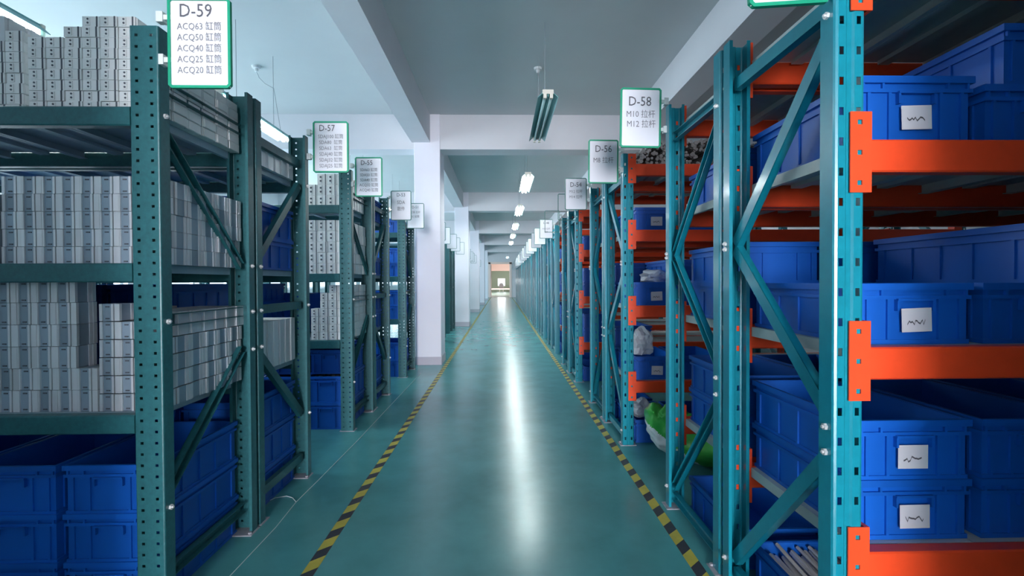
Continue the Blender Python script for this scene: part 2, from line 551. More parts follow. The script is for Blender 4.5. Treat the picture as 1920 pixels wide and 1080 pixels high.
def rack(side, y, f, label, near, levels_deck=True, far_frame=True):
    """side +1 right / -1 left; y = front plane; f=+1 front faces the camera, -1 faces away"""
    right = side > 0
    key = 'R' if right else 'L'
    x0 = RA if right else LA
    pw = RPW if right else LPW
    lev = RLEV if right else LLEV
    root = thing('storage_rack', label, 'rack', (x0, y, 0), 'storage racks along the aisle')
    rz = 0 if f > 0 else math.pi
    pm = M[key + ('_post' if near else '_post_far')]
    us = [pw / 2] + ([L - pw / 2] if far_frame else [])
    for n, u in enumerate(us):
        for v, rr in ((0, rz), (D, rz + math.pi)):
            p = inst('post', pm, root, (side * u, f * v, 0), (0, 0, rr))
            if near:
                inst('foot_plate', M['foot'], p)
        if n == 0 or near:
            # frame braces; the mirrored set is used so that the braces run from the front post whichever way the rack faces
            hi_rear = right and label.find('nearest the camera') < 0
            bs = M[key + ('_braces' if f > 0 else '_braces_r')] if not hi_rear else M['R_hi' if f > 0 else 'R_hi_r']
            for k, bmsh in enumerate(bs):
                inst('brace', bmsh, root, (side * u, 0, 0))
            if n == 0 and near:
                for (a, b) in ((HB if hi_rear else RB) if right else LBR)[1:4]:
                    for q in (a, b):
                        inst('bolt', M['bolt'], root, (-side * 0.0 + (0 if right else 0), f * (q[0] - 0.012 if q[0] < D / 2 else q[0] + 0.012), q[1]),
                             (0, 0, 0 if right else math.pi))
    for z in lev:
        for v, rr in ((0.0, rz), (D, rz + math.pi)):
            if not near and v > 0:
                continue
            ff = f if v == 0 else -f
            b = inst('beam', M[key + '_beam'], root, (side * L / 2, f * v, z), (0, 0, rr))
            if right and near:
                for e in (-1, 1):      # connector plates at both beam ends, in beam space
                    xe = e * (L / 2 - RPW - 0.004)
                    inst('connector', M['con'][-e], b, (xe, -0.0005, 0))
        if levels_deck:
            if near:
                for k in range(7):
                    inst('deck_panel', M[key + '_deck'], root, (side * (0.085 + PW * (k + .5)), f * 0.044 if f > 0 else -(D - 0.046), z - 0.001))
            else:
                inst('deck_panel', M[key + '_deck_far'], root, (side * L / 2, f * 0.044 if f > 0 else -(D - 0.046), z - 0.001))
    return root


# ---------------------------------------------------------------- signs
def text_mesh(name, lines, m):
    """lines: (string, size, x, z) centred text standing in the x-z plane facing -y"""
    dg = bpy.context.evaluated_depsgraph_get()
    tot = MB()
    for s, size, x, z in lines:
        c = bpy.data.curves.new('t', 'FONT')
        c.body = s
        c.size = size
        c.align_x = 'CENTER'
        c.align_y = 'CENTER'
        c.resolution_u = 2
        o = bpy.data.objects.new('t', c)
        COL.objects.link(o)
        dg.update()
        me = bpy.data.meshes.new_from_object(o.evaluated_get(dg))
        vs = [(v.co.x * 0.86 + x, 0, v.co.y + z) for v in me.vertices]
        tot.add(vs, [tuple(p.vertices) for p in me.polygons])
        bpy.data.objects.remove(o)
        bpy.data.curves.remove(c)
        bpy.data.meshes.remove(me)
    out = tot.mesh(name, m)
    bm = bmesh.new(); bm.from_mesh(out)
    for f_ in bm.faces:
        if f_.normal.y > 0:
            f_.normal_flip()
    bm.to_mesh(out); bm.free()
    return out


SW, SH = 0.205, 0.297


def frame_mesh(name, w, h, bar, m, dep=0.012):
    mb = MB()
    c = 0.010
    def ring(x, z, k):
        return [(-x + k, -z), (x - k, -z), (x, -z + k), (x, z - k), (x - k, z), (-x + k, z), (-x, z - k), (-x, -z + k)]
    o, i = ring(w / 2, h / 2, c), ring(w / 2 - bar, h / 2 - bar, max(0.002, c - bar * .6))
    vs = [(x, -dep / 2, z) for x, z in o] + [(x, -dep / 2, z) for x, z in i] + [(x, dep / 2, z) for x, z in o] + [(x, dep / 2, z) for x, z in i]
    fs = []
    for k in range(8):
        n = (k + 1) % 8
        fs += [(k, n, 8 + n, 8 + k), (16 + k, 24 + k, 24 + n, 16 + n), (k, 16 + k, 16 + n, n), (8 + k, 8 + n, 24 + n, 24 + k)]
    mb.add(vs, fs)
    return mb.mesh(name, m)


M['sign_frame'] = frame_mesh('sign_frame', SW, SH, 0.009, 'sign_green')
M['sign_frame_thin'] = frame_mesh('sign_frame_thin', SW, SH, 0.007, 'sign_wire')
b_ = MB(); b_.box(-SW / 2 + .004, SW / 2 - .004, -0.002, 0.002, -SH / 2 + .004, SH / 2 - .004)
M['sheet'] = b_.mesh('sheet', 'sign_white')
b_ = MB(); b_.box(-0.026, 0.006, -0.007, 0.007, -0.008, 0.008); b_.box(0.002, 0.024, -0.012, 0.012, -0.017, 0.017)
M['clip'] = b_.mesh('clip', 'clip_white')


def sign(side, y, label, lines, thin=False, empty=False, tilt=0.0, zc=1.945, off=0.028, far=False, grp=None):
    x = (RA - off - SW / 2) if side > 0 else (LA + off + SW / 2)
    root = thing('aisle_sign', label, 'sign', (x, y, zc), grp or 'framed aisle signs')
    root.rotation_euler = (0, tilt, 0)
    inst('sign_frame', M['sign_frame_thin' if thin else 'sign_frame'], root)
    if not empty:
        inst('sheet', M['sheet'], root)
    if not far:
        for z in (0.085, -0.055):
            inst('clip', M['clip'], root, (side * (SW / 2 + 0.012), 0.004, z), (0, 0, 0 if side > 0 else math.pi))
    if lines:
        inst('writing', text_mesh('writing', lines[:1], 'ink'), root, (0, -0.0035, 0))
        if len(lines) > 1:
            inst('writing', text_mesh('writing_lines', lines[1:], 'ink_grey'), root, (0, -0.0035, 0))
    return root


# ---------------------------------------------------------------- bins
BIN_MESH = {}


def bin_meshes(w, d, h):
    k = (round(w, 3), round(d, 3), round(h, 3))
    if k in BIN_MESH:
        return BIN_MESH[k]
    mb = MB(); t = 0.004
    i = 0.010       # body inset below the rim
    zr = h - 0.042
    x0, x1, y0, y1 = -w / 2 + i, w / 2 - i, i, d - i
    # tapered walls, double sided
    tp = 0.006
    for (a, b, c_, d_) in ((x0, x1, y0, y0 + t), (x0, x1, y1 - t, y1), (x0, x0 + t, y0 + t, y1 - t), (x1 - t, x1, y0 + t, y1 - t)):
        mb.box(a, b, c_, d_, 0.004, h - 0.002)
    mb.box(x0 + t, x1 - t, y0 + t, y1 - t, 0.004, 0.010)
    mb.box(x0 - 0.004, x1 + 0.004, y0 - 0.004, y1 + 0.004, 0, 0.012)
    # stiffening ribs
    rb = 0.006
    for q in (-0.40, -0.22, 0.22, 0.40):
        xc = q * w
        mb.box(xc - 0.004, xc + 0.004, y0 - rb, y0, 0.012, zr); mb.box(xc - 0.004, xc + 0.004, y1, y1 + rb, 0.012, zr)
    for q in (0.08, 0.30, 0.5, 0.70, 0.92):
        yc = q * d
        mb.box(x0 - rb, x0, yc - 0.004, yc + 0.004, 0.012, zr); mb.box(x1, x1 + rb, yc - 0.004, yc + 0.004, 0.012, zr)
    body = mb.mesh('bin_body', 'bin_blue')
    mb = MB()
    for (z0, z1, o) in ((zr + 0.024, h, 0.0), (zr, zr + 0.010, 0.003)):
        for (a, b, c_, d_) in ((-w / 2 + o, w / 2 - o, o, i), (-w / 2 + o, w / 2 - o, d - i, d - o), (-w / 2 + o, x0, i, d - i), (x1, w / 2 - o, i, d - i)):
            mb.box(a, b, c_, d_, z0, z1)
    for q in (-0.45, -0.28, 0.28, 0.45):
        mb.box(q * w - 0.003, q * w + 0.003, 0.003, i, zr + 0.01, zr + 0.024)
    rim = mb.mesh('bin_rim', 'bin_blue')
    mb = MB()       # handle hood under the rim
    mb.box(-0.05, 0.05, -0.004, i, zr - 0.004, zr + 0.002); mb.box(-0.05, -0.044, -0.002, i, zr - 0.03, zr - 0.004); mb.box(0.044, 0.05, -0.002, i, zr - 0.03, zr - 0.004)
    hood = mb.mesh('bin_handle', 'bin_blue')
    BIN_MESH[k] = (body, rim, hood)
    return BIN_MESH[k]


b_ = MB(); b_.box(-0.04, 0.04, -0.001, 0, -0.031, 0.031)
M['label'] = b_.mesh('bin_label', 'sticker')


def scribble(seed):
    rr = random.Random(seed)
    mb = MB()
    x = -0.026
    pts = []
    while x < 0.024:
        pts.append((x, rr.uniform(-0.007, 0.007) - 0.006)); x += rr.uniform(0.003, 0.006)
    for (xa, za), (xb, zb) in zip(pts, pts[1:]):
        mb.add([(xa, -0.0016, za - .0022), (xb, -0.0016, zb - .0022), (xb, -0.0016, zb + .0022), (xa, -0.0016, za + .0022)], [(0, 1, 2, 3)])
    return mb.mesh('scribble', 'ink')


SCR = [scribble(k) for k in range(4)]
NB = [0]


def storage_bin(xc, y0, z, w, d, h, label, lab=False, f=1, parts=True, rot=0.0, grp='blue storage bins'):
    """narrow end at y0 facing the camera (f=1) or away (f=-1); z bottom"""
    body, rim, hood = bin_meshes(w, d, h)
    o = inst('storage_bin', body, None, (xc, y0, z), (0, 0, (0 if f > 0 else math.pi) + rot))
    tag(o, label, 'storage bin', grp)
    inst('rim', rim, o)
    if parts:
        inst('handle', hood, o)
    if lab:
        lb = inst('label', M['label'], o, (random.uniform(-.006, .006), 0.0, h * 0.40), (0, random.uniform(-.04, .04), 0))
        lb['label'] = 'white paper sticker with handwriting'
        inst('writing', SCR[NB[0] % 4], lb)
        NB[0] += 1
    return o


# ---------------------------------------------------------------- right racks
PITCH = 2.06
RNAMES = {0: ('D-60', 'D-58'), 1: ('D-56', 'D-54')}
NMOD = 13


def rname(m, k):
    return 'D-%d' % (60 - 4 * m - 2 * k)


for m in range(NMOD):
    yf, yb = 1.166 + PITCH * m, 2.386 + PITCH * m
    near = m < 3
    rack(1, yf, 1, ['teal and orange pallet rack nearest the camera, blue bins with white stickers',
                    'teal and orange rack under sign D-56 with plastic bags on its bins'][m] if m < 2 else
         'teal rack end facing the camera, right row, %s back-to-back pair from the front' % ORD[m], near, far_frame=m < 5)
    rack(1, yb, -1, ['teal and orange rack under sign D-58, back to the nearest rack',
                     'teal and orange rack under sign D-54, behind the rack with rods'][m] if m < 2 else
         'teal rack end facing away, right row, %s back-to-back pair from the front' % ORD[m], near, far_frame=m < 5)

# ---------------------------------------------------------------- left racks
LEFT = [(1.60, 1, 'dark teal rack full of silver barrels under sign D-59'), (2.82, -1, 'dark teal rack under sign D-57, back to the barrel rack'),
        (3.61, 1, 'dark teal rack with bright drilled blocks under sign D-55'), (4.83, -1, 'dark teal rack under sign D-53 with blue bins'),
        (5.62, 1, 'dark teal rack under sign D-51, standing against the front of a white column'),
        (7.70, -1, 'dark teal rack standing just behind the nearest white column'),
        (8.40, 1, 'dark teal rack, second one behind the nearest white column'), (9.62, -1, 'dark teal rack, third one behind the nearest white column'),
        (10.36, 1, 'dark teal rack, fourth one behind the nearest white column'), (11.58, -1, 'dark teal rack just in front of the second white column'),
        (13.3, -1, 'dark teal rack just behind the second white column'), (14.0, 1, 'dark teal rack, second one behind the second white column'),
        (15.22, -1, 'dark teal rack, third one behind the second white column'), (15.96, 1, 'dark teal rack, fourth one behind the second white column'),
        (17.18, -1, 'dark teal rack just in front of the third white column'), (18.9, -1, 'dark teal rack just behind the third white column'),
        (19.7, 1, 'dark teal rack, second one behind the third white column'), (20.92, -1, 'dark teal rack just in front of the fourth white column')]
for k, (y, f, lb) in enumerate(LEFT):
    rack(-1, y, f, lb, k < 5, far_frame=k < 8)

# ---------------------------------------------------------------- bins on the right
BW, BD, BH = 0.31, 0.52, 0.16


def level_name(z):
    return 'floor' if z < 0.1 else ('lowest shelf' if z < 0.8 else ('middle shelf' if z < 1.3 else ('upper shelf' if z < 1.8 else 'top shelf')))


def rbin(m, k, lev, colm, layer, lab=False, dx=0.0, d=BD, h=BH, note=None, dy=0.0):
    """module m, k=0 front-facing / 1 away-facing, lev -1 = floor"""
    z = (RLEV[lev] if lev >= 0 else 0.0) + layer * (h - 0.002)
    x = RA + 0.10 + BW / 2 + colm * (BW + 0.025) + dx
    y = (1.166 + PITCH * m + 0.052 + dy) if k == 0 else (2.386 + PITCH * m - 0.052 - dy)
    where = level_name(RLEV[lev] if lev >= 0 else 0)
    lb = note or 'blue bin, %s layer, %s from the aisle, %s of %s rack' % (ORD[layer], ['first', 'second', 'third', 'fourth', 'fifth'][colm], where, rname(m, k))
    return storage_bin(x, y, z, BW, d, h, lb, lab, 1 if k == 0 else -1, parts=m < 3)


# nearest rack
rbin(0, 0, 2, 0, 0, True, h=0.18)
rbin(0, 0, 2, 1, 0); rbin(0, 0, 2, 1, 1, dx=0.05)
rbin(0, 0, 2, 2, 0); rbin(0, 0, 2, 2, 1)
rbin(0, 0, 1, 0, 0, True)
rbin(0, 0, 1, 1, 0); rbin(0, 0, 1, 1, 1, dx=0.12)
rbin(0, 0, 1, 2, 0); rbin(0, 0, 1, 2, 1)
rbin(0, 0, 0, 0, 0, True); rbin(0, 0, 0, 0, 1, True)
rbin(0, 0, 0, 1, 0); rbin(0, 0, 0, 1, 1)
rbin(0, 0, -1, 0, 0, note='open blue bin of bright steel rods on the floor under the nearest rack')
rbin(0, 0, -1, 1, 0)
for lev in (2, 1, 0, -1):
    for c in ((2, 3, 4) if lev < 1 else (3, 4)):
        for q in (0, 1):
            rbin(0, 0, lev, c, q)
# D-58
for lev, lay in ((2, 1), (1, 2), (0, 2), (-1, 1)):
    for c in (0, 1, 2, 3, 4):
        for q in range(lay):
            rbin(0, 1, lev, c, q)
# D-56
for lev, lay in ((2, 1), (1, 1), (0, 1), (-1, 1)):
    for c in (0, 1):
        for q in range(lay):
            rbin(1, 0, lev, c, q, c == 0 and lev >= 0)
rbin(1, 0, 1, 1, 1, dx=-0.1, dy=0.03)
for m in range(1, 6):
    for k in (0, 1):
        if (m, k) == (1, 0):
            continue
        for lev, lay in ((2, 1), (1, 2), (0, 2), (-1, 1)):
            for q in range(lay if m < 4 else 1):
                rbin(m, k, lev, 0, q)

# ---------------------------------------------------------------- bins on the left


def lbin(y, f, z, colm, layer, label, w=0.31, d=0.52, h=0.17, dx=0.0, dy=0.0):
    x = LA - 0.07 - w / 2 - colm * (w + 0.02) + dx
    return storage_bin(x, y + f * (0.05 + dy), z + layer * (h - 0.002), w, d, h, label, False, f)


LN = {1.60: 'D-59', 2.82: 'D-57', 3.61: 'D-55', 4.83: 'D-53', 5.62: 'D-51'}


def lset(y, f, z, cols, layers, h=0.17, dy_top=0.0, where='floor', c0=0, y_add=0.0):
    for c in range(c0, cols):
        for q in range(layers):
            lbin(y, f, z, c, q, 'blue bin, %s layer, %s from the aisle, %s of %s rack' % (ORD[q], ORD[c], where, LN[y]), h=h,
                 dy=(dy_top if q == layers - 1 else 0) + (y_add * 0.15 if y_add else 0), d=0.52 - y_add)


lset(1.60, 1, 0, 3, 3)
lset(2.82, -1, 0, 2, 3, h=0.19)
lset(2.82, -1, LLEV[1], 3, 2, where='middle shelf')
lset(2.82, -1, LLEV[0], 6, 3, h=0.145, where='lowest shelf', c0=1)  # three sets of deep bins, added to block window light between shelves
lset(1.60, 1, LLEV[0], 6, 3, h=0.145, where='lowest shelf', c0=2, y_add=0.2)
lset(3.61, 1, LLEV[0], 6, 3, h=0.145, where='lowest shelf', c0=2, y_add=0.06)
lset(3.61, 1, 0, 2, 2, h=0.205)
for c in range(2):
    lbin(3.61, 1, 0.41, c, 0, 'blue bin pushed back atop two others, %s from the aisle, floor of D-55' % ORD[c], h=0.19, dy=0.0, d=0.40).location.y += 0.09
lset(4.83, -1, 0, 3, 2, h=0.205)
lset(4.83, -1, LLEV[0], 3, 2, where='lowest shelf')
lset(4.83, -1, LLEV[1], 3, 1, where='middle shelf')
lset(4.83, -1, LLEV[2], 1, 1, where='top shelf', h=0.2)
lset(5.62, 1, 0, 2, 2, h=0.205)
lset(5.62, 1, LLEV[0], 2, 2, where='lowest shelf')
lset(5.62, 1, LLEV[1], 1, 2, where='middle shelf')
lset(5.62, 1, LLEV[2], 1, 1, where='top shelf')

# ---------------------------------------------------------------- aluminium parts on the left


def barrel_mesh(name, w, d, h, m, style):
    mb = MB()
    g = 0.0015          # gap to neighbours
    x0, x1, z0, z1 = -w / 2 + g, w / 2 - g, 0.0, h - g
    if style == 0:       # square barrel: broad face, groove, narrow raised strip on the front and on the sides
        # proud rails left and right, a recessed flat web between them, a groove beside the right-hand rail
        wd = x1 - x0
        xa, xb, xc_, xd = x0 + wd * 0.10, x0 + wd * 0.58, x0 + wd * 0.70, x0 + wd * 0.78
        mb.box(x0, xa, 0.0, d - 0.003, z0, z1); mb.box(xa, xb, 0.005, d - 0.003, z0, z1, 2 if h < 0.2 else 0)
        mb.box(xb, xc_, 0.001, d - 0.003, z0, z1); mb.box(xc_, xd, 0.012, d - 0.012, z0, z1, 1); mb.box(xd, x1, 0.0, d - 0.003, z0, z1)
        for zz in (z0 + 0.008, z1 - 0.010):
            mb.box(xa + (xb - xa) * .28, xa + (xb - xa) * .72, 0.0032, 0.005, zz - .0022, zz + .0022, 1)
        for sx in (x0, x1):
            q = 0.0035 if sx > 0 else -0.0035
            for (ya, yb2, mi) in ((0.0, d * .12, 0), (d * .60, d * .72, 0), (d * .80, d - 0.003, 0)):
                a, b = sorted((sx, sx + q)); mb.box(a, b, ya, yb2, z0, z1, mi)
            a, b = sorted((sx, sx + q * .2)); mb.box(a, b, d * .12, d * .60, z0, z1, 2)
    elif style == 1:     # drilled flat block: hole pair and a notch on its end
        mb.box(x0, x1, 0.0, d - 0.004, z0, z1)
        for sx in (x0, x1):
            a, b = sorted((sx, sx + (0.0025 if sx > 0 else -0.0025))); mb.box(a, b, 0.007, d - 0.011, z0 + 0.0015, z1 - 0.0015)
        xc = x0 + (x1 - x0) * 0.34
        mb.box(xc - w * .13, xc + w * .13, -0.003, 0, z0 + h * .12, z1 - h * .12)
        for dz in (0.32, 0.68):
            mb.tube((xc + w * .02, -0.0005, h * dz), (xc + w * .02, -0.0042, h * dz), h * 0.10, 6, 1)
        mb.box(x1 - w * .18, x1 - w * .10, -0.0012, 0.0, z0, z1, 1)
    else:                # upright plate
        mb.box(x0, x1, 0, d - g, z0, z1)
        mb.box(x0 - 0.003, x0, d * .15, d * .35, z0, z1); mb.box(x1, x1 + 0.003, d * .15, d * .35, z0, z1)
    return mb.mesh(name, [m, 'bore', 'aluminium_web'])


BA = (0.0645, 0.087, 0.0600)
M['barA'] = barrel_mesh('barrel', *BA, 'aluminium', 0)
BA2 = (0.066, 0.087, 0.0405 * 1.85)
M['barA2'] = barrel_mesh('barrel_tall', *BA2, 'aluminium', 0)
BBm = (0.060, 0.087, 0.036)
M['barB'] = barrel_mesh('drilled_block', *BBm, 'aluminium_lit', 1)
BC = (0.074, 0.10, 0.082)
M['barC'] = barrel_mesh('drilled_block_large', *BC, 'aluminium_lit', 1)
BCl = (0.070, 0.10, 0.060)
M['barCl'] = barrel_mesh('drilled_block_low', *BCl, 'aluminium_lit', 1)
BPl = (0.20, 0.066, 0.24)
M['plate'] = barrel_mesh('plate_tall', *BPl, 'aluminium', 2)
M['plate_low'] = barrel_mesh('plate_low', 0.20, 0.075, 0.088, 'aluminium', 2)
M['bar_dark'] = barrel_mesh('bar_dark', 0.034, 0.25, 0.115, 'aluminium_dark', 0)


def block(name, me, x, y, z, label, cat, grp):
    return tag(inst(name, me, None, (x, y, z)), label, cat, grp)


def stack(me, dims, xs, yfront, zbase, rows, depth, name, cat, desc, where, side=True, skip=None, xname='column'):
    """front layer of columns plus the layer that faces the aisle; xs = centre of the first column, list of (col, rows)"""
    w, d, h = dims
    for c, nr in enumerate(rows):
        x = xs - c * w
        for r_ in range(nr):
            if skip and (c, r_) in skip:
                continue
            dx = random.uniform(-.0006, .0006)
            block(name, me, x + dx, yfront + random.uniform(-.003, .002), zbase + r_ * h,
                  '%s, %s row up, %s from the post, %s' % (desc, ORD[r_], ORD[c], where), cat, '%s on %s' % (cat + 's', where))
    if side:
        for k in range(1, depth):
            for r_ in range(side if side is not True else rows[0]):
                block(name, me, xs + random.uniform(-.004, .004), yfront + k * d, zbase + r_ * h,
                      '%s, %s row up, %s back along the aisle, %s' % (desc, ORD[r_], ORD[k], where), cat, '%s on %s' % (cat + 's', where))


Y59 = 1.60 + 0.055
XF = LA - 0.052
# middle shelf
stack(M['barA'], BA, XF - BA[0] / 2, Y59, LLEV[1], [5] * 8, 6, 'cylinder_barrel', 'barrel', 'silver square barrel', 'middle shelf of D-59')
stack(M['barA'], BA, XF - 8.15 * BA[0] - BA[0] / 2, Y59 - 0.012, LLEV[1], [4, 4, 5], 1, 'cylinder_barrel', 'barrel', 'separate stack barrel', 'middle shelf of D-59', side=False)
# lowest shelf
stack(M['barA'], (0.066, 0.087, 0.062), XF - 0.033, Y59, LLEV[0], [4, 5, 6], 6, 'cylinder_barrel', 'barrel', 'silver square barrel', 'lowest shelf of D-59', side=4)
xB = XF - 0.205
for r_ in range(2):
    block('cylinder_barrel', M['barA2'], xB - 0.034, Y59 - 0.004, LLEV[0] + r_ * BA2[2],
          'broad silver barrel by the dark gap, %s row up, lowest shelf of D-59' % ORD[r_], 'barrel', 'barrels on lowest shelf of D-59')
for r_ in range(3):
    for q in range(3):
        if r_ < 1 and q < 2:
            continue
        block('square_bar', M['bar_dark'], xB - 0.018 - q * 0.036 + 0.035, Y59 + 0.10, LLEV[0] + r_ * 0.116,
              'dark grey bar in the gap, %s row up, %s from post, lowest shelf of D-59' % (ORD[r_], ORD[q]), 'bar', 'dark bars in the gap of the barrel stack')
stack(M['barA2'], BA2, xB - 0.073 - 0.033, Y59, LLEV[0], [6] * 5, 1, 'cylinder_barrel', 'barrel', 'tall left stack barrel', 'lowest shelf of D-59', side=False)
for k in range(6):
    block('aluminium_plate', M['plate_low'], XF - 0.10, Y59 + 0.09 + k * 0.076, LLEV[0] + 4 * 0.062,
          'grey plate atop the barrels, %s back along the aisle, lowest shelf of D-59' % ORD[k], 'plate', 'plates on lowest shelf of D-59')
# top shelf
stack(M['barB'], BBm, XF - 0.030, Y59, LLEV[2], [8, 9, 9, 9, 8, 7, 7], 6, 'drilled_block', 'drilled block', 'pale drilled block', 'top shelf of D-59', side=6)
stack(M['barB'], BBm, XF - 7 * BBm[0] - 0.075, Y59 + 0.03, LLEV[2], [8, 7, 7, 7], 1, 'drilled_block', 'drilled block', 'separate stack block', 'top shelf of D-59', side=False)
for k in range(3):
    block('aluminium_plate', M['plate_low'], XF - 7 * BBm[0] - 0.075 - 0.13, Y59 + 0.03 + k * 0.08, LLEV[2] + 7 * BBm[2],
          'grey slab lying on the separate block stack, %s back, top shelf of D-59' % ORD[k], 'plate', 'slabs on top shelf of D-59')
# D-57: plates standing on the shelves
for k in range(7):
    block('aluminium_plate', M['plate'], XF - 0.11, 2.82 - 0.06 - (k + 1) * 0.067, LLEV[0],
          'tall grey aluminium plate, %s in from the front edge, lowest shelf of D-57' % ORD[k], 'plate', 'plates on lowest shelf of D-57')
for k in range(6):
    block('aluminium_plate', M['plate_low'], XF - 0.11, 2.82 - 0.06 - (k + 1) * 0.078, LLEV[2],
          'low grey aluminium plate, %s in from the front edge, top shelf of D-57' % ORD[k], 'plate', 'plates on top shelf of D-57')
# D-55
Y55 = 3.61 + 0.055
stack(M['barC'], BC, XF - 0.037, Y55, LLEV[2], [3, 3, 3, 2], 1, 'drilled_block', 'drilled block', 'bright drilled block', 'top shelf of D-55', side=False)
stack(M['barC'], BC, XF - 0.037, Y55, LLEV[1], [5, 5, 5, 5], 5, 'drilled_block', 'drilled block', 'bright drilled block', 'middle shelf of D-55', side=5)
stack(M['barCl'], BCl, XF - 0.035, Y55, LLEV[0], [7, 7, 6, 4], 5, 'drilled_block', 'drilled block', 'pale drilled block', 'lowest shelf of D-55', side=7)
for k in range(5):
    block('aluminium_plate', M['plate'], XF - 0.10, Y55 + 0.12 + k * 0.067, LLEV[2],
          'tall grey plate, %s behind the drilled blocks, top shelf of D-55' % ORD[k], 'plate', 'plates on top shelf of D-55')

# ---------------------------------------------------------------- signs
def small(rows, z0=0.03, dz=0.04, size=0.03, x=0.0):
    return [(s, size, x, z0 - k * dz) for k, s in enumerate(rows)]


sign(-1, 1.61, 'green framed sign reading D-59 with five text lines', [('D-59', 0.062, -0.012, 0.105)] +
     small(['ACQ63 缸筒', 'ACQ50 缸筒', 'ACQ40 缸筒', 'ACQ25 缸筒', 'ACQ20 缸筒'], 0.054, 0.036, 0.031), zc=1.925)
sign(-1, 2.80, 'green framed sign reading D-57 with six text lines', [('D-57', 0.052, -0.022, 0.108)] +
     small(['SDAJ100 缸筒', 'SDA80  缸筒', 'SDA63  缸筒', 'SDAJ40 缸筒', 'SDAJ32 缸筒', 'SDAJ25 缸筒'], 0.060, 0.034, 0.029), zc=1.918, off=0.036)
sign(-1, 3.62, 'green framed sign reading D-55 with five text lines', [('D-55', 0.052, -0.015, 0.105)] +
     small(['SDA63 缸筒', 'SDA50 缸筒', 'SDA40 缸筒', 'ACQ32 缸筒', 'ACQ40 缸筒'], 0.052, 0.038, 0.030), zc=1.925)
sign(-1, 4.81, 'thin framed sign reading D-53 and SDA', [('D-53', 0.050, 0.0, 0.105), ('SDA', 0.050, 0, 0.03), ('散件', 0.046, 0, -0.035)], thin=True, off=0.02, zc=1.90)
sign(-1, 5.63, 'thin framed sign reading D-51, in front of the nearest white column', [('D-51', 0.046, 0.0, 0.10), ('缸体 拉杆', 0.032, 0, 0.04), ('SC 缸筒', 0.032, 0, -0.01)], thin=True, off=0.016, zc=1.91)
sign(1, 1.185, 'green framed sign on the nearest right post, cut by the top of the picture', [('D-60', 0.062, 0.0, 0.095)], tilt=R(-4), off=0.012, zc=1.968)
sign(1, 2.37, 'green framed sign reading D-58, M10 and M12', [('D-58', 0.066, -0.005, 0.080), ('M10 拉杆', 0.042, 0.0, 0.017), ('M12 拉杆', 0.042, 0.003, -0.032)], tilt=R(1))
sign(1, 3.235, 'green framed sign reading D-56 and M8', [('D-56', 0.066, 0.0, 0.085), ('M8 拉杆', 0.046, 0.0, 0.008)], tilt=R(0.5))
sign(1, 4.43, 'green thin framed sign reading D-54 with two small lines', [('D-54', 0.062, 0.0, 0.085), ('M12 拉杆', 0.036, 0.0, 0.022), ('M14 拉杆', 0.036, 0, -0.028)], thin=True)
sign(1, 5.30, 'empty thin green wire sign frame, larger one beside the D-54 sign', None, thin=True, empty=True, off=-0.01, zc=1.96)
sign(1, 6.49, 'empty thin green wire sign frame, smaller one in front of a white sign', None, thin=True, empty=True, zc=1.95)
sign(1, 7.36, 'thin framed sign of a few grey lines behind the empty frames', [('D-48', 0.05, 0.0, 0.09), ('M10 拉杆', 0.034, 0, 0.0), ('散件', 0.034, 0, -0.05)], thin=True)
k = 1
for m in range(3, NMOD):
    for q, y in ((0, 1.166 + PITCH * m + 0.01), (1, 2.386 + PITCH * m - 0.01)):
        if (m, q) == (3, 0):
            continue
        sign(1, y, 'white aisle sign, %s behind the grey lettered one in the right row' % ORD[k - 1], None, thin=True, far=True)
        k += 1
k = 0
for (y, f, lb) in LEFT[5:]:
    sign(-1, y + (0.01 if f > 0 else -0.01), 'white aisle sign on the %s left rack end beyond the nearest column' % ORD[k], None, thin=True, far=True)
    k += 1

# ---------------------------------------------------------------- floor markings
def tape(x, label, slope):
    mb = MB(); w = 0.05
    y0, y1 = -0.7, 33.5
    mb.box(x - w / 2, x + w / 2, y0, y1, 0.0004, 0.0012)
    o = tag(inst('floor_tape', mb.mesh('floor_tape', 'tape_yellow')), label, 'floor tape', 'striped tapes along the aisle')
    b = MB()
    s = 0.05 * slope
    b.add([(-w / 2, -0.0365 - s / 2, 0.0016), (w / 2, -0.0365 + s / 2, 0.0016), (w / 2, 0.0365 + s / 2, 0.0016), (-w / 2, 0.0365 - s / 2, 0.0016),
           (-w / 2, -0.0365 - s / 2, 0.0008), (w / 2, -0.0365 + s / 2, 0.0008), (w / 2, 0.0365 + s / 2, 0.0008), (-w / 2, 0.0365 - s / 2, 0.0008)],
          [(0, 1, 2, 3), (0, 4, 5, 1), (1, 5, 6, 2), (2, 6, 7, 3), (3, 7, 4, 0)])
    me = b.mesh('black_stripe', 'tape_black')
    n = 0
    y = 1.35
    far = MB()
    while y < 33:
        if y < 9:
            inst('black_stripe', me, o, (x, y, 0))
        else:
            far.add([(x + p[0], y + p[1], p[2]) for p in b.v], b.f)
        y += 0.158
    q = inst('black_stripe', far.mesh('black_stripes_far', 'tape_black'), o)
    q['kind'] = 'stuff'
    return o


tape(-0.755, 'yellow and black striped floor tape running along the column side of the aisle', 0.9)
tape(0.766, 'yellow and black striped floor tape running in front of the orange racks', 0.9)

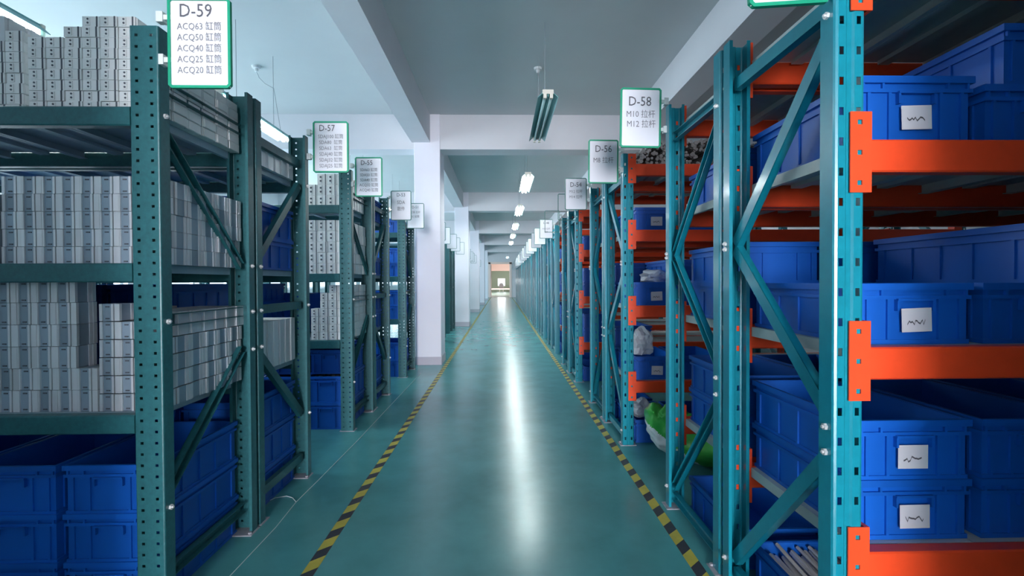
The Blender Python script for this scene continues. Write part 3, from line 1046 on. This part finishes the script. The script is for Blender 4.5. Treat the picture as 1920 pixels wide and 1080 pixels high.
cu = MB()
pts = [(-1.045, 1.3), (-1.05, 1.8), (-1.045, 2.2), (-1.06, 2.45), (-1.05, 2.7), (-1.03, 3.4), (-1.02, 4.4), (-1.0, 5.9)]
for (a, b) in zip(pts, pts[1:]):
    cu.tube((a[0], a[1], 0.002), (b[0], b[1], 0.002), 0.0018, 5)
lp = [(-1.06, 2.45), (-1.10, 2.50), (-1.14, 2.52), (-1.19, 2.50), (-1.22, 2.44)]
for (a, b) in zip(lp, lp[1:]):
    cu.tube((a[0], a[1], 0.002), (b[0], b[1], 0.002), 0.0018, 5)
tag(inst('cord', cu.mesh('cord', 'cord_white')), 'thin pale cord lying on the floor along the left racks', 'cord')

# ---------------------------------------------------------------- ceiling lamps
def lamp(x, y0, y1, z, lit, label):
    root = thing('ceiling_lamp', label, 'ceiling lamp', (x, (y0 + y1) / 2, z), 'twin tube lamps on wires')
    h = (y1 - y0) / 2
    mb = MB()          # folded reflector: spine box and two wings
    mb.box(-0.035, 0.035, -h, h, 0.028, 0.06)
    for s in (-1, 1):
        mb.add([(s * 0.035, -h, 0.05), (s * 0.035, h, 0.05), (s * 0.085, h, 0.005), (s * 0.085, -h, 0.005),
                (s * 0.035, -h, 0.045), (s * 0.035, h, 0.045), (s * 0.085, h, 0.0), (s * 0.085, -h, 0.0)],
               [(0, 1, 2, 3), (7, 6, 5, 4), (0, 3, 7, 4), (1, 5, 6, 2), (2, 6, 7, 3), (0, 4, 5, 1)])
    mb.add([(-0.006, -h, 0.03), (0.006, -h, 0.03), (0, -h, 0.0), (-0.006, h, 0.03), (0.006, h, 0.03), (0, h, 0.0)],
           [(0, 1, 2), (3, 5, 4), (0, 2, 5, 3), (1, 4, 5, 2), (0, 3, 4, 1)])
    inst('reflector', mb.mesh('reflector', 'lamp_shade'), root)
    for s in (-1, 1):
        mb = MB(); mb.tube((s * 0.026, -h + 0.02, 0.010), (s * 0.026, h - 0.02, 0.010), 0.013, 10)
        inst('tube', mb.mesh('tube', 'tube_lit' if lit else 'tube_off', True), root)
    for e in (-1, 1):
        mb = MB(); mb.box(-0.045, 0.045, e * h - 0.012, e * h + 0.012, 0.028, 0.062)
        for s in (-1, 1):
            mb.box(s * 0.026 - 0.013, s * 0.026 + 0.013, e * h - 0.016, e * h + 0.016, -0.008, 0.028)
        inst('end_cap', mb.mesh('end_cap', 'lamp_cap'), root)
    for yy_ in (-h * 0.55, h * 0.55):
        mb = MB(); mb.tube((0, yy_, 0.06), (0, yy_, CEIL - z), 0.0025, 5)
        inst('hanging_wire', mb.mesh('hanging_wire', 'wire'), root)
    return root


lamp(0.39, 3.90, 5.12, 2.635, False, 'unlit twin tube lamp hanging from the ceiling, the nearest one')
ly = [6.8, 9.6, 12.5, 15.3, 18.1, 29.2]
for k, y in enumerate(ly):
    lamp(0.39, y, y + 1.22, 2.63, True, 'lit twin tube lamp, %s behind the unlit one' % ORD[k])


lamp(-2.80, 1.73, 2.95, 2.63, True, 'lit twin tube lamp above the top shelf blocks of the nearest left rack')
lamp(-2.28, 3.9, 5.12, 2.63, True, 'lit twin tube lamp above the rack of sign D-55')
lamp(-2.28, 7.0, 8.22, 2.63, True, 'lit twin tube lamp above the left racks behind the nearest column')
lamp(-2.28, 9.8, 11.02, 2.63, True, 'lit twin tube lamp above the left racks before the second column')


def rose(x, y, label, pts):
    mb = MB()
    mb.tube((x, y, CEIL), (x, y, CEIL - 0.022), 0.045, 14, r1=0.04); mb.tube((x, y, CEIL - 0.022), (x, y, CEIL - 0.055), 0.022, 10, r1=0.017)
    o = tag(inst('ceiling_rose', mb.mesh('ceiling_rose', 'frame_white')), label, 'ceiling rose')
    mb = MB()
    for a, b in zip(pts, pts[1:]):
        mb.tube(a, b, 0.0025, 5)
    inst('wire', mb.mesh('rose_wire', 'wire'), o)


rose(0.40, 5.07, 'white ceiling rose with a wire dropping to the unlit lamp', [(0.40, 5.07, 3.35), (0.40, 5.08, 3.0), (0.39, 5.0, 2.695)])
lz = 2.69
rose(-2.56, 5.07, 'white ceiling rose with a looping wire above the left racks', [(-2.56, 5.07, 3.35), (-2.53, 5.07, 3.28), (-2.47, 5.07, 3.22), (-2.38, 5.07, 3.17), (-2.30, 5.05, lz)])

# ---------------------------------------------------------------- rods, bags, sack
mb = MB()
for k in range(420):      # heap of rod ends on top of the D-56 rack
    x = random.uniform(0.94, 1.95)
    top = 0.05 + 0.13 * min(1, (x - 0.93) / 0.16) + 0.02 * math.sin(x * 9)
    z = RLEV[3] + 0.008 + random.random() * top
    y = 3.226 + 0.05 + random.uniform(0, 0.05)
    r_ = random.uniform(0.008, 0.014)
    mb.tube((x, y, z), (x + random.uniform(-.02, .02), y + 0.45, z + random.uniform(-.004, .004)), r_, 7)
tag(inst('rod_heap', mb.mesh('rod_heap', 'rod_ends')), 'heap of grey steel rods piled on the top shelf of D-56', 'rods', kind='stuff')

rm = MB(); rm.tube((0, 0, 0), (0, 0.43, 0), 0.0065, 8)
RODM = rm.mesh('steel_rod', 'steel')
for k in range(26):
    x = 0.975 + 0.0092 * k + random.uniform(-.002, .002)
    lay = k % 3
    tag(inst('steel_rod', RODM, None, (x, 1.27 + random.uniform(-.01, .02), 0.062 + lay * 0.016 + random.uniform(0, .01)),
             (R(random.uniform(4, 9)), 0, R(random.uniform(-3, 3)))),
        'bright steel rod lying in the open floor bin under the nearest rack', 'rod', 'steel rods in the floor bin')


def lump(name, loc, size, seed, m, label, cat, squash=0.35, seg=18, fold=0.16):
    rr = random.Random(seed)
    bm = bmesh.new()
    bmesh.ops.create_icosphere(bm, subdivisions=3, radius=1.0)
    ph = [rr.uniform(0, 6.3) for _ in range(6)]
    for v in bm.verts:
        c = v.co.copy()
        n = 1 + fold * (math.sin(5 * c.x + ph[0]) * math.sin(4 * c.y + ph[1]) + 0.6 * math.sin(9 * c.z + ph[2] + 3 * c.x) + 0.5 * math.sin(13 * c.x + 7 * c.y + ph[3]) * math.sin(11 * c.z + ph[4]))
        c *= n
        c.z = max(c.z, -squash * 2)
        v.co = Vector((c.x * size[0], c.y * size[1], (c.z + squash * 2) * size[2]))
    me = bpy.data.meshes.new(name)
    bm.to_mesh(me); bm.free()
    me.materials.append(MATS[m])
    return tag(inst(name, me, None, loc), label, cat)


lump('plastic_bag', (1.13, 3.44, RLEV[1] + BH + 0.002), (0.11, 0.10, 0.055), 3, 'plastic_film', 'clear plastic bag on the middle shelf bin of D-56', 'plastic bag')
lump('plastic_bag', (1.01, 3.40, RLEV[0] + BH + 0.002), (0.075, 0.08, 0.115), 4, 'plastic_film', 'tall clear plastic bag on the lowest shelf bin of D-56', 'plastic bag')
lump('plastic_bag', (1.00, 3.38, BH + 0.002), (0.08, 0.08, 0.07), 5, 'plastic_film', 'clear plastic bag on the floor bin behind the green sack', 'plastic bag')

bm = bmesh.new()           # slumped woven sack
bmesh.ops.create_uvsphere(bm, u_segments=110, v_segments=60, radius=1.0)
for v in bm.verts:
    c = v.co
    x, y, z = c.x, c.y, c.z
    p = 0.5
    sx = math.copysign(abs(x) ** p, x); sy = math.copysign(abs(y) ** p, y); sz = math.copysign(abs(z) ** 0.8, z)
    fold = 1 + 0.06 * math.sin(6 * x + 2 * z) * math.cos(5 * y) + 0.025 * math.sin(17 * x + 9 * y) * math.sin(13 * z + 4 * x)
    X = sx * 0.37 * fold; Y = sy * 0.185 * fold
    thick = 0.135 - 0.03 * sx
    Z = sz * thick + thick
    Z += 0.10 * max(0, -sx - 0.1) - 0.03 * sy
    Z *= 1 + 0.07 * math.sin(9 * x + 3 * y) * math.cos(7 * y - 4 * x) + 0.03 * math.sin(23 * x - 11 * y)
    v.co = (X, Y, max(0.0, Z))
me = bpy.data.meshes.new('sack')
for f_ in bm.faces:
    c = f_.calc_center_median()
    f_.material_index = 1 if (c.z - 0.16) + 0.75 * (c.x + 0.25) + 0.012 * math.sin(14 * c.y) > 0 else 0
    f_.smooth = True
bm.to_mesh(me); bm.free()
me.materials.append(MATS['sack_white']); me.materials.append(MATS['sack_green'])
sack = tag(inst('sack', me, None, (1.27, 2.86, 0.002), (0, 0, R(-10))), 'white and green woven sack slumped on the floor between the orange racks', 'sack')

mb = MB()
for k in range(70):
    x = random.uniform(LA - 0.36, LA - 0.10); y = random.uniform(3.70, 3.98)
    s = random.uniform(.008, .016)
    z = 0.36 + random.uniform(0, .03)
    mb.box(x - s, x + s, y - s, y + s, z, z + s)
tag(inst('metal_scraps', mb.mesh('metal_scraps', 'scrap')), 'brown metal scraps in the stacked blue bin of D-55', 'scraps', kind='stuff')

# ---------------------------------------------------------------- lobby furniture, seen through the far doorway
mb = MB(); mb.box(-1.5, 1.3, 0, 0.06, 0.36, 0.48)
bn = tag(inst('barrier', mb.mesh('barrier', 'door_pink'), None, (0, 46, 0)), 'low pale barrier rail across the lobby beyond the far doorway', 'barrier')
for x in (-1.4, 1.2):
    mb = MB(); mb.box(x - .04, x + .04, 0, 0.06, 0, 0.36); inst('leg', mb.mesh('barrier_leg', 'door_pink'), bn)
ch = thing('office_chair', 'grey office chair in front of the bright lobby window', 'chair', (0.0, 51.6, 0))
mb = MB(); mb.cbox(-0.24, 0.24, -0.22, 0.22, 0.42, 0.50, 0.06); inst('seat', mb.mesh('seat', 'grey_fabric'), ch)
mb = MB()
prof = [(-0.22, 0.5), (-0.23, 0.75), (-0.17, 0.92), (0, 0.98), (0.17, 0.92), (0.23, 0.75), (0.22, 0.5)]
mb.add([(x, -0.25, z) for x, z in prof] + [(x, -0.19, z) for x, z in prof],
       [tuple(range(7)), tuple(range(13, 6, -1))] + [(i, (i + 1) % 7, (i + 1) % 7 + 7, i + 7) for i in range(7)])
inst('backrest', mb.mesh('backrest', 'grey_fabric'), ch)
for sx in (-1, 1):
    for sy in (-1, 1):
        mb = MB(); mb.tube((sx * .2, sy * .18, 0), (sx * .18, sy * .16, 0.42), 0.016, 6); inst('leg', mb.mesh('chair_leg', 'steel'), ch)
